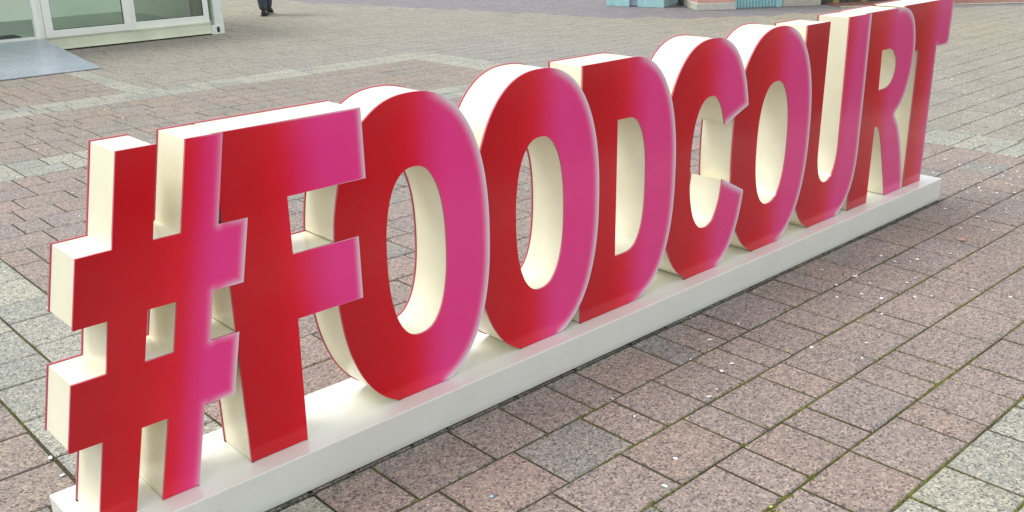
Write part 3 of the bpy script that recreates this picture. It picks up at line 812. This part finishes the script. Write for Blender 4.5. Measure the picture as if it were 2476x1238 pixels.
# ------------------------------------------------------------------ shipping container with glazed front (left, behind)
CY = 12.30; CX1 = 6.232; CX0 = 0.172; CB = CY + 2.44; CH = 2.591
ct = thing('shipping_container', 'white shipping container cabin with sliding glass doors, at the far left behind the letters', 'container', ((CX0 + CX1) / 2, CY, 0))
def cpart(m, name, mat, smooth=False, parent=None):
    o = m.build(name, mat, None, smooth)
    o.parent = parent or ct
    if parent is None: o.matrix_parent_inverse = Matrix.Translation(ct.location).inverted()
    return o
for x0, x1, fx in ((CX1 - 0.178, CX1, 1), (CX0, CX0 + 0.178, 0)):
    for y0, y1, fr in ((CY - 0.004, CY + 0.158, 1), (CB - 0.162, CB, 0)):
        for z0 in (0.0, CH - 0.118):
            m = MB(); m.box(x0, x1, y0, y1, z0, z0 + 0.118, c=0.004)
            o = cpart(m, 'corner_casting', M_CONT)
            # oval hole on the outer long face and on the end
            yy = y0 - 0.001 if fr else y1 + 0.001; dx = -0.003 if fr else 0.003
            m = MB(); cx = (x0 + x1) / 2
            V = []; n = 18
            for i in range(n):
                a = 6.283 * i / n; V.append((cx + 0.021 * math.cos(a), yy, z0 + 0.060 + 0.019 * math.copysign(1, math.sin(a)) * min(1, abs(math.sin(a)) * 3) + 0.019 * math.sin(a)))
            V += [(a, yy + (0.02 if fr else -0.02), c) for a, b, c in V]
            if fr: F = [tuple(range(n))] + [(i, (i + 1) % n, n + (i + 1) % n, n + i) for i in range(n)]
            else: F = [tuple(range(n - 1, -1, -1))] + [(i, (i + 1) % n, n + (i + 1) % n, n + i) for i in range(n)]
            m.add(V, F); cpart(m, 'lifting_hole', M_RUBBER, parent=o).matrix_parent_inverse = Matrix.Translation(ct.location).inverted() if False else Matrix()
        m = MB(); zt = 0.118
        m.box(x0 + (0.06 if fx else 0.0), x1 - (0.0 if fx else 0.06), y0 + 0.012, y1 - 0.01, zt, CH - 0.118, c=0.003)
        if fr and fx: m.box(x1 - 0.034, x1 - 0.002, y0 + 0.003, y0 + 0.02, zt, 0.215); m.box(x1 - 0.02, x1 + 0.002, y0 + 0.003, y0 + 0.06, 0.325, CH - 0.3)
        cpart(m, 'corner_post', M_CONT)
m = MB(); m.box(CX0 + 0.18, CX1 - 0.18, CY + 0.012, CY + 0.05, 0.030, 0.150); m.box(CX0 + 0.18, CX1 - 0.18, CY - 0.002, CY + 0.06, 0.018, 0.030); m.box(CX0 + 0.18, CX1 - 0.18, CY - 0.002, CY + 0.06, 0.150, 0.160)
cpart(m, 'bottom_rail', M_RAIL)
m = MB(); m.box(CX0 + 0.18, CX1 - 0.18, CB - 0.05, CB - 0.012, 0.03, 0.15); cpart(m, 'bottom_rail', M_RAIL)
m = MB(); m.box(CX0 + 0.18, CX1 - 0.18, CY + 0.004, CY + 0.064, CH - 0.118, CH - 0.01, c=0.003); cpart(m, 'top_rail', M_CONT)
m = MB(); m.box(CX0 + 0.02, CX1 - 0.02, CY + 0.07, CB - 0.02, CH - 0.06, CH - 0.012); cpart(m, 'roof', M_CONT)
m = MB(); m.box(CX0 + 0.06, CX1 - 0.06, CY + 0.065, CB - 0.06, 0.08, 0.185); cpart(m, 'floor', M_FLOOR)
m = MB(); m.box(CX0 + 0.06, CX1 - 0.06, CB - 0.30, CB - 0.295, 0.186, CH - 0.07); cpart(m, 'added_sheet', M_INWALL)  # sheet added in place of a solid back wall to brighten the interior
m = MB(); m.box(CX1 - 0.42, CX1 - 0.40, CY + 0.12, CB - 0.31, 0.186, CH - 0.07); cpart(m, 'inner_wall', M_FRAME)
for xx, dx in ((CX1 - 0.05, 1), (CX0 + 0.05, -1)):       # corrugated end walls
    m = MB(); V = []; y = CY + 0.16; k = 0
    prof = [(0, 0), (0.07, 0), (0.138, 0.036 * dx), (0.208, 0.036 * dx)]
    pts = []
    while y < CB - 0.17:
        for a, b in prof:
            if y + a < CB - 0.16: pts.append((xx + b - 0.02 * dx, y + a))
        y += 0.276
    V = [(a, b, 0.12) for a, b in pts] + [(a, b, CH - 0.1) for a, b in pts] + [(a - 0.004 * dx, b, 0.12) for a, b in pts] + [(a - 0.004 * dx, b, CH - 0.1) for a, b in pts]
    n = len(pts)
    F = [(i, i + 1, n + i + 1, n + i) for i in range(n - 1)] + [(2 * n + i + 1, 2 * n + i, 3 * n + i, 3 * n + i + 1) for i in range(n - 1)]
    m.add(V, F); cpart(m, 'end_wall', M_CONT)
for k in range(5):  # made-up open framing at the back, lets daylight reach the added sheet
    xa = CX0 + 0.18 + k * 1.14
    m = MB(); m.box(xa, xa + 0.06, CB - 0.07, CB - 0.02, 0.152, CH - 0.12, c=0.003); cpart(m, 'added_back_mullion', M_FRAME)
m = MB(); m.box(CX0 + 0.18, CX1 - 0.18, CB - 0.06, CB - 0.03, CH - 0.2, CH - 0.125, c=0.003); cpart(m, 'added_back_header', M_FRAME)
# glazed front
def pane_frame(name, x0, x1, y, z0, z1, sw, bw, depth=0.05, rail_top=0.07):
    m = MB(); g = 0.0
    m.box(x0, x0 + sw, y, y + depth, z0, z1, c=0.003); m.box(x1 - sw, x1, y, y + depth, z0, z1, c=0.003)
    m.box(x0 + sw, x1 - sw, y + 0.003, y + depth - 0.003, z0, z0 + bw, c=0.003); m.box(x0 + sw, x1 - sw, y + 0.003, y + depth - 0.003, z1 - rail_top, z1, c=0.003)
    o = cpart(m, name, M_FRAME)
    m = MB(); t_ = 0.006
    for a, b, c, d in ((x0 + sw, x0 + sw + t_, z0 + bw, z1 - rail_top), (x1 - sw - t_, x1 - sw, z0 + bw, z1 - rail_top)):
        m.box(a, b, y + 0.012, y + 0.02, c, d)
    m.box(x0 + sw + t_, x1 - sw - t_, y + 0.012, y + 0.02, z0 + bw, z0 + bw + t_)
    q = m.build('gasket', M_RUBBER); q.parent = o
    m = MB(); m.box(x0 + sw, x1 - sw, y + 0.022, y + 0.026, z0 + bw, z1 - rail_top); q = m.build('glass_pane', M_GLASS); q.parent = o
    return o
pane_frame('fixed_window', 4.995, 6.052, CY + 0.030, 0.162, 2.40, 0.085 * 0 + 0.075, 0.090)
o = pane_frame('sliding_door', 3.955, 4.990, CY - 0.020, 0.163, 2.40, 0.090, 0.085)
m = MB(); m.cyl((4.035, CY - 0.060, 1.0), (4.035, CY - 0.060, 1.35), 0.010, n=10); m.box(4.027, 4.043, CY - 0.060, CY - 0.022, 1.01, 1.03); m.box(4.027, 4.043, CY - 0.060, CY - 0.022, 1.32, 1.34)
q = m.build('door_handle', M_RAMP); q.parent = o
m = MB(); m.box(3.845, 3.905, CY - 0.012, CY + 0.06, 0.162, 2.40, c=0.003); m.box(3.908, 3.952, CY + 0.002, CY + 0.06, 0.162, 2.40, c=0.003); m.box(3.898, 3.914, CY - 0.016, CY + 0.0, 0.24, 0.40)
cpart(m, 'door_post', M_FRAME)
m = MB(); m.box(2.30, 3.843, CY - 0.004, CY + 0.075, 0.161, 0.189); cpart(m, 'threshold', M_FRAME)
m = MB(); m.box(2.24, 2.298, CY - 0.012, CY + 0.06, 0.162, 2.40, c=0.003); cpart(m, 'door_post', M_FRAME)
m = MB(); m.box(CX0 + 0.18, 6.052, CY + 0.0, CY + 0.07, 2.402, CH - 0.12); cpart(m, 'door_header', M_CONT)
pane_frame('fixed_window', 1.20, 2.235, CY + 0.030, 0.162, 2.40, 0.075, 0.090)
m = MB(); m.box(CX0 + 0.16, 1.195, CY + 0.03, CY + 0.05, 0.162, 2.40); cpart(m, 'front_wall', M_CONT)
m = MB(); m.box(2.55, 3.72, CY + 0.13, CY + 0.40, 0.186, 0.198, c=0.003)
tag(m.build('door_mat', M_MAT), 'dark grey door mat inside the open doorway of the white container', 'door mat')

# ramp
rt = thing('access_ramp', 'grey metal tread-plate ramp leading up to the container doorway', 'ramp', (2.9, 11.4, 0))
RZ0, RZ1, RY0, RY1, RXa, RXb = 0.004, 0.158, 10.56, 12.275, 1.75, 3.895
m = MB(); th = 0.008
V = [(RXa, RY0, RZ0), (RXb, RY0, RZ0), (RXb, RY1, RZ1), (RXa, RY1, RZ1)]; V += [(x, y, z + th) for x, y, z in V]
m.add(V, [(3, 2, 1, 0), (4, 5, 6, 7), (0, 1, 5, 4), (1, 2, 6, 5), (2, 3, 7, 6), (3, 0, 4, 7)])
o = m.build('ramp_plate', M_RAMP); o.parent = rt; o.matrix_parent_inverse = Matrix.Translation(rt.location).inverted()
m = MB()
for i in range(int((RXb - RXa) / 0.052)):
    for j in range(int((RY1 - RY0) / 0.052)):
        x = RXa + 0.03 + i * 0.052; y = RY0 + 0.03 + j * 0.052
        if x < 2.2: continue
        z = RZ0 + (y - RY0) / (RY1 - RY0) * (RZ1 - RZ0) + th
        a = 0.785 if (i + j) % 2 else -0.785; c, s_ = math.cos(a), math.sin(a); L, w = 0.019, 0.0065
        sl = (RZ1 - RZ0) / (RY1 - RY0)
        P = [(-L, 0), (0, -w), (L, 0), (0, w)]
        Vb = [(x + c * p - s_ * q_, y + s_ * p + c * q_) for p, q_ in P]
        Vv = [(a_, b_, z + (b_ - y) * sl) for a_, b_ in Vb] + [(x, y, z + 0.0032)]
        m.add(Vv, [(0, 1, 4), (1, 2, 4), (2, 3, 4), (3, 0, 4)])
o = m.build('tread_pattern', M_RAMP); o.parent = rt; o.matrix_parent_inverse = Matrix.Translation(rt.location).inverted(); o['kind'] = 'stuff'
m = MB()
for xx in (RXb - 0.012, RXa + 0.004, 3.0):
    V = [(xx, RY0 + 0.25, 0.003), (xx + 0.008, RY0 + 0.25, 0.003), (xx + 0.008, RY1, 0.003), (xx, RY1, 0.003)]
    V += [(xx, RY0 + 0.25, RZ0 + (0.25) / (RY1 - RY0) * (RZ1 - RZ0)), (xx + 0.008, RY0 + 0.25, RZ0 + (0.25) / (RY1 - RY0) * (RZ1 - RZ0)), (xx + 0.008, RY1, RZ1 - 0.001), (xx, RY1, RZ1 - 0.001)]
    if xx < 3.5: m.add(V, [(3, 2, 1, 0), (4, 5, 6, 7), (0, 1, 5, 4), (1, 2, 6, 5), (2, 3, 7, 6), (3, 0, 4, 7)])
o = m.build('ramp_rib', M_RAMP); o.parent = rt; o.matrix_parent_inverse = Matrix.Translation(rt.location).inverted()

# ------------------------------------------------------------------ pastel booths (top right, far)
def booth(name, lab, cat, ax, ay, bx, by, depth, h, mat, label_parts=None, group=None):
    """local frame: x along the front from a to b, y backwards"""
    ang = math.atan2(by - ay, bx - ax); L = math.hypot(bx - ax, by - ay)
    t_ = thing(name, lab, cat, (ax, ay, 0), ang, group)
    return t_, L
def bp_(m, name, mat, par, **k):
    o = m.build(name, mat, par, **k); return o
# turquoise booth: a(12.02,10.65) .. d(12.335,9.74); front faces towards -x; y axis (back) must point away from camera
t1, L1 = booth('kiosk', 'turquoise painted kiosk with a grey recessed panel, leftmost of the pastel row at the back', 'kiosk', 12.02, 10.65, 12.335, 9.74, 1.0, 2.3, M_TURQ)
m = MB(); m.box(0, 0.385, 0, 0.9, 0, 2.3, c=0.006); m.box(0.523, L1, 0, 0.42, 0, 2.3, c=0.006); m.box(0.385, 0.523, 0.10, 0.42, 0, 2.3)
m.box(0.385, 0.9, 0.421, 0.9, 0, 2.3); bp_(m, 'wall', M_TURQ, t1)
m = MB(); m.box(0.388, 0.520, 0.055, 0.098, 0.012, 1.9, c=0.003); bp_(m, 'recessed_panel', M_GREY, t1)
m = MB(); m.box(-0.06, L1 + 0.06, -0.08, 0.96, 2.301, 2.38, c=0.008); bp_(m, 'roof', M_PLINTH, t1)
m = MB(); m.box(0.575, L1 - 0.06, -0.012, -0.001, 0.95, 1.75, c=0.004); bp_(m, 'shutter', M_GREY, t1)
# pink house with white plinth
t2, L2 = booth('kiosk', 'pink painted kiosk standing on a pale plinth between two turquoise fronts', 'kiosk', 12.314, 9.105, 12.789, 8.729, 0.8, 2.3, M_PINK)
m = MB(); m.box(0, L2, 0, 0.78, 0, 0.107, c=0.006); bp_(m, 'plinth', M_PLINTH, t2)
m = MB(); m.box(0.022, L2 - 0.006, 0.022, 0.77, 0.108, 2.35, c=0.005); bp_(m, 'wall', M_PINK, t2)
m = MB(); m.box(0.15, L2 - 0.14, 0.012, 0.021, 0.9, 1.7, c=0.003); bp_(m, 'window_board', M_PLINTH, t2)
m = MB(); m.add([(-0.06, -0.06, 2.351), (L2 + 0.06, -0.06, 2.351), (L2 + 0.06, 0.84, 2.351), (-0.06, 0.84, 2.351), (-0.06, 0.39, 2.75), (L2 + 0.06, 0.39, 2.75)],
      [(3, 2, 1, 0), (0, 1, 5, 4), (2, 3, 4, 5), (0, 4, 3), (1, 2, 5)]); bp_(m, 'roof', M_DARKWOOD, t2)
m = MB(); m.box(0.0, 0.3, 0.0, 0.06, 0, 2.0, c=0.004)
t6 = thing('timber_post', 'dark weathered timber upright in the gap between turquoise and pink kiosks', 'post', (12.74, 9.79, 0), -0.9)
bp_(m, 'board', M_DARKWOOD, t6)
# corrugated turquoise screen
t3, L3 = booth('corrugated_screen', 'turquoise corrugated metal screen right of the pink kiosk', 'screen', 12.845, 8.80, 13.585, 8.42, 0.1, 2.2, M_TURQ)
m = MB(); pts = []; x = 0.0
m.box(0.0, 0.045, -0.01, 0.05, 0.0, 2.2, c=0.003)
m.box(L3 - 0.10, L3 - 0.003, 0.0, 0.05, 0.0, 2.2, c=0.003)
x = 0.047
while x < L3 - 0.13:
    pts += [(x, 0.035), (x + 0.018, 0.035), (x + 0.028, 0.006), (x + 0.044, 0.006)]; x += 0.054
n = len(pts); pts = [(a, b) for a, b in pts]
z0 = 0.012
V = [(a, b, z0) for a, b in pts] + [(a, b, 2.15) for a, b in pts] + [(a, b + 0.003, z0) for a, b in pts] + [(a, b + 0.003, 2.15) for a, b in pts]
m.add(V, [(i, i + 1, n + i + 1, n + i) for i in range(n - 1)] + [(2 * n + i + 1, 2 * n + i, 3 * n + i, 3 * n + i + 1) for i in range(n - 1)] + [(i, 2 * n + i, 2 * n + i + 1, i + 1) for i in range(n - 1)])
bp_(m, 'corrugated_sheet', M_TURQ, t3)
m = MB(); m.box(-0.01, L3, -0.02, 0.06, 2.201, 2.26, c=0.004); bp_(m, 'cap_rail', M_PLINTH, t3)
# beige block
t4, L4 = booth('kiosk', 'beige rendered kiosk at the right end of the pastel row', 'kiosk', 13.592, 8.412, 14.108, 8.067, 0.8, 2.3, M_BEIGE)
m = MB(); m.box(0, L4, 0, 0.8, 0, 2.3, c=0.006); bp_(m, 'wall', M_BEIGE, t4)
m = MB(); m.box(-0.05, L4 + 0.05, -0.07, 0.85, 2.301, 2.37, c=0.006); bp_(m, 'roof', M_DARKWOOD, t4)
m = MB(); m.box(0.12, L4 - 0.12, -0.014, -0.001, 0.9, 1.8, c=0.004); bp_(m, 'shutter', M_PLINTH, t4)
# dark slatted fence beyond, with ochre boards
t5, L5 = booth('board_fence', 'dark timber board fence with ochre boards beyond the beige kiosk', 'fence', 14.16, 8.14, 16.4, 6.90, 0.1, 1.5, M_DARKWOOD)
x = 0.0; k = 0
while x < L5:
    m = MB(); m.box(x, x + 0.11, 0, 0.025, 0.02, 1.5 + 0.02 * (k % 3), c=0.003); bp_(m, 'fence_board', M_OCHRE if k % 4 == 2 else M_DARKWOOD, t5); x += 0.125; k += 1
m = MB(); m.box(0, L5, 0.026, 0.07, 0.35, 0.43); m.box(0, L5, 0.026, 0.07, 1.1, 1.18); bp_(m, 'fence_rail', M_DARKWOOD, t5)

# red-brown mulch bed with pale kerb (top right corner)
V = [(14.0, 7.62, 0.012), (15.28, 6.49, 0.012), (16.18, 5.83, 0.012), (19.0, 3.75, 0.012), (19.6, 6.0, 0.012), (16.6, 8.6, 0.012), (14.4, 8.3, 0.012)]
V2 = [(a, b, -0.02) for a, b, c in V]; n = len(V)
me = mesh('mulch_bed', V + V2, [tuple(range(n))] + [(n + i, n + (i + 1) % n, (i + 1) % n, i) for i in range(n)], M_REDGRAVEL)
tag(link('mulch_bed', me), 'red-brown bark mulch bed behind a low pale kerb', 'planting bed', kind='stuff')
kb = thing('edging_kerb', 'low pale edging kerb along the red-brown mulch bed', 'kerb', (14.0, 7.62, 0))
pts = [(13.95, 7.66), (15.28, 6.49), (16.18, 5.83), (19.0, 3.75)]
for (xa, ya), (xb, yb) in zip(pts, pts[1:]):
    L = math.hypot(xb - xa, yb - ya); ang = math.atan2(yb - ya, xb - xa); q_ = 0.0
    while q_ < L - 0.05:
        l = min(0.5, L - q_)
        m = MB(); m.box(0.002, l - 0.002, -0.05, 0.0, -0.01, 0.028, c=0.004)
        o = m.build('kerb_stone', M_KERB, kb); o.location = (xa + math.cos(ang) * q_ - 14.0, ya + math.sin(ang) * q_ - 7.62, 0); o.rotation_euler = (0, 0, ang); q_ += l

# ------------------------------------------------------------------ walking person (only the lower legs are in frame)
def skin(name, joints, edges, radii, mat, sub=2, root=0):
    me = bpy.data.meshes.new(name); me.from_pydata([tuple(j) for j in joints], edges, [])
    o = bpy.data.objects.new(name, me); COL.objects.link(o)
    o.modifiers.new('skin', 'SKIN'); o.modifiers.new('sub', 'SUBSURF').levels = sub
    for i, r in enumerate(radii):
        r = r if isinstance(r, tuple) else (r, r)
        me.skin_vertices[0].data[i].radius = r; me.skin_vertices[0].data[i].use_root = (i == root)
    dg = bpy.context.evaluated_depsgraph_get(); ev = o.evaluated_get(dg)
    nm = bpy.data.meshes.new_from_object(ev); nm.name = name
    o.modifiers.clear(); o.data = nm; nm.materials.clear(); nm.materials.append(mat)
    nm.polygons.foreach_set('use_smooth', [True] * len(nm.polygons))
    return o
# local frame: person walks along +Y, x to the right, origin on the ground
pr = thing('person', 'person in dark trousers and black shoes walking away across the square', 'person', (7.735, 13.80, 0), math.radians(-38))
def pp(o): o.parent = pr; return o
J = [(0, 0, 0.95), (0, 0.01, 1.12), (0, 0.02, 1.32), (0, 0.01, 1.43), (0, 0.02, 1.50), (0, 0.03, 1.60), (0, 0.035, 1.68),
     (0.17, 0.01, 1.40), (0.22, 0.08, 1.14), (0.21, 0.20, 0.94), (0.205, 0.23, 0.87),
     (-0.17, 0.01, 1.40), (-0.23, -0.10, 1.15), (-0.23, -0.06, 0.92), (-0.23, -0.04, 0.85),
     (0.09, 0, 0.90), (0.045, 0.14, 0.50), (0.0, 0.18, 0.13), (-0.09, 0, 0.90), (-0.085, 0.02, 0.49), (-0.035, -0.03, 0.09)]
E_ = [(0, 1), (1, 2), (2, 3), (3, 4), (4, 5), (5, 6), (2, 7), (7, 8), (8, 9), (9, 10), (2, 11), (11, 12), (12, 13), (13, 14), (0, 15), (15, 16), (16, 17), (0, 18), (18, 19), (19, 20)]
R_ = [(0.13, 0.10), (0.125, 0.09), (0.15, 0.105), (0.075, 0.07), 0.05, (0.075, 0.092), (0.065, 0.08), 0.055, 0.042, 0.033, 0.025, 0.055, 0.042, 0.033, 0.025, 0.085, 0.055, 0.036, 0.085, 0.055, 0.036]
pp(skin('body', J, E_, R_, M_SKIN))
TR = [0, 15, 16, 17, 18, 19, 20]
tj = [J[0], (0.095, 0, 0.88), (0.045, 0.14, 0.50), (0.010, 0.165, 0.24), (0.0, 0.175, 0.11), (-0.095, 0, 0.88), (-0.10, 0.02, 0.49), (-0.070, -0.015, 0.25), (-0.045, -0.030, 0.075)]
pp(skin('trousers', tj, [(0, 1), (1, 2), (2, 3), (3, 4), (0, 5), (5, 6), (6, 7), (7, 8)], [(0.16, 0.125), 0.105, 0.074, 0.058, 0.056, 0.105, 0.080, 0.070, 0.066], M_JEANS))
kj = [(0, 0, 0.88), (0, 0.01, 1.12), (0, 0.02, 1.33), (0, 0.012, 1.46), (0.18, 0.01, 1.40), (0.225, 0.08, 1.14), (0.212, 0.19, 0.95), (-0.18, 0.01, 1.40), (-0.235, -0.10, 1.15), (-0.235, -0.06, 0.94)]
pp(skin('jacket', kj, [(0, 1), (1, 2), (2, 3), (2, 4), (4, 5), (5, 6), (2, 7), (7, 8), (8, 9)], [(0.17, 0.135), (0.155, 0.115), (0.175, 0.125), 0.075, 0.075, 0.06, 0.048, 0.075, 0.06, 0.048], M_JACKET))
pp(skin('hair', [(0, 0.0, 1.60), (0, 0.0, 1.70), (0, 0.01, 1.75)], [(0, 1), (1, 2)], [(0.075, 0.085), (0.088, 0.10), 0.05], M_HAIR))
for sx, hx, hy, hz in ((1, 0.205, 0.235, 0.86), (-1, -0.23, -0.038, 0.84)):
    hj = [(hx, hy, hz), (hx, hy + 0.01, hz - 0.07)]; he = [(0, 1)]; hr = [(0.018, 0.028), (0.016, 0.034)]
    for k, (dy, l) in enumerate(((-0.028, 0.055), (-0.010, 0.068), (0.008, 0.072), (0.026, 0.064))):
        b = len(hj); hj += [(hx, hy + 0.01 + dy, hz - 0.085), (hx - sx * 0.004, hy + 0.012 + dy, hz - 0.085 - l * 0.55), (hx - sx * 0.016, hy + 0.014 + dy, hz - 0.085 - l)]
        he += [(1, b), (b, b + 1), (b + 1, b + 2)]; hr += [0.009, 0.0085, 0.007]
    b = len(hj); hj += [(hx - sx * 0.008, hy + 0.045, hz - 0.035), (hx - sx * 0.014, hy + 0.062, hz - 0.07)]; he += [(0, b), (b, b + 1)]; hr += [0.010, 0.008]
    pp(skin('hand', hj, he, hr, M_SKIN, sub=1))
def shoe(x, y, pitch, lift):
    sec = [(-0.06, 0.030, 0.045), (-0.045, 0.038, 0.085), (0.0, 0.040, 0.10), (0.05, 0.040, 0.080), (0.12, 0.048, 0.055), (0.18, 0.044, 0.042), (0.215, 0.026, 0.028)]
    V = []; n = 12
    for (sy, w, h) in sec:
        for i in range(n):
            a = 6.283 * i / n; V.append((w * math.cos(a), sy, max(0.012, h * 0.5 + h * 0.5 * math.sin(a))))
    F = [(k * n + i, k * n + (i + 1) % n, (k + 1) * n + (i + 1) % n, (k + 1) * n + i) for k in range(len(sec) - 1) for i in range(n)]
    F += [tuple(range(n - 1, -1, -1)), tuple((len(sec) - 1) * n + i for i in range(n))]
    m = MB(); m.add(V, F, 0)
    m.box(-0.046, 0.046, -0.062, 0.20, 0.0, 0.016, c=0.005)
    c, s_ = math.cos(pitch), math.sin(pitch)
    m.V = [(x + a, y + b * c - z * s_, lift + b * s_ + z * c) for a, b, z in m.V]
    o = m.build('shoe', M_SHOE, pr, smooth=True); return o
shoe(-0.047, -0.040, 0.0, 0.001)
shoe(0.002, 0.17, -0.25, 0.055)
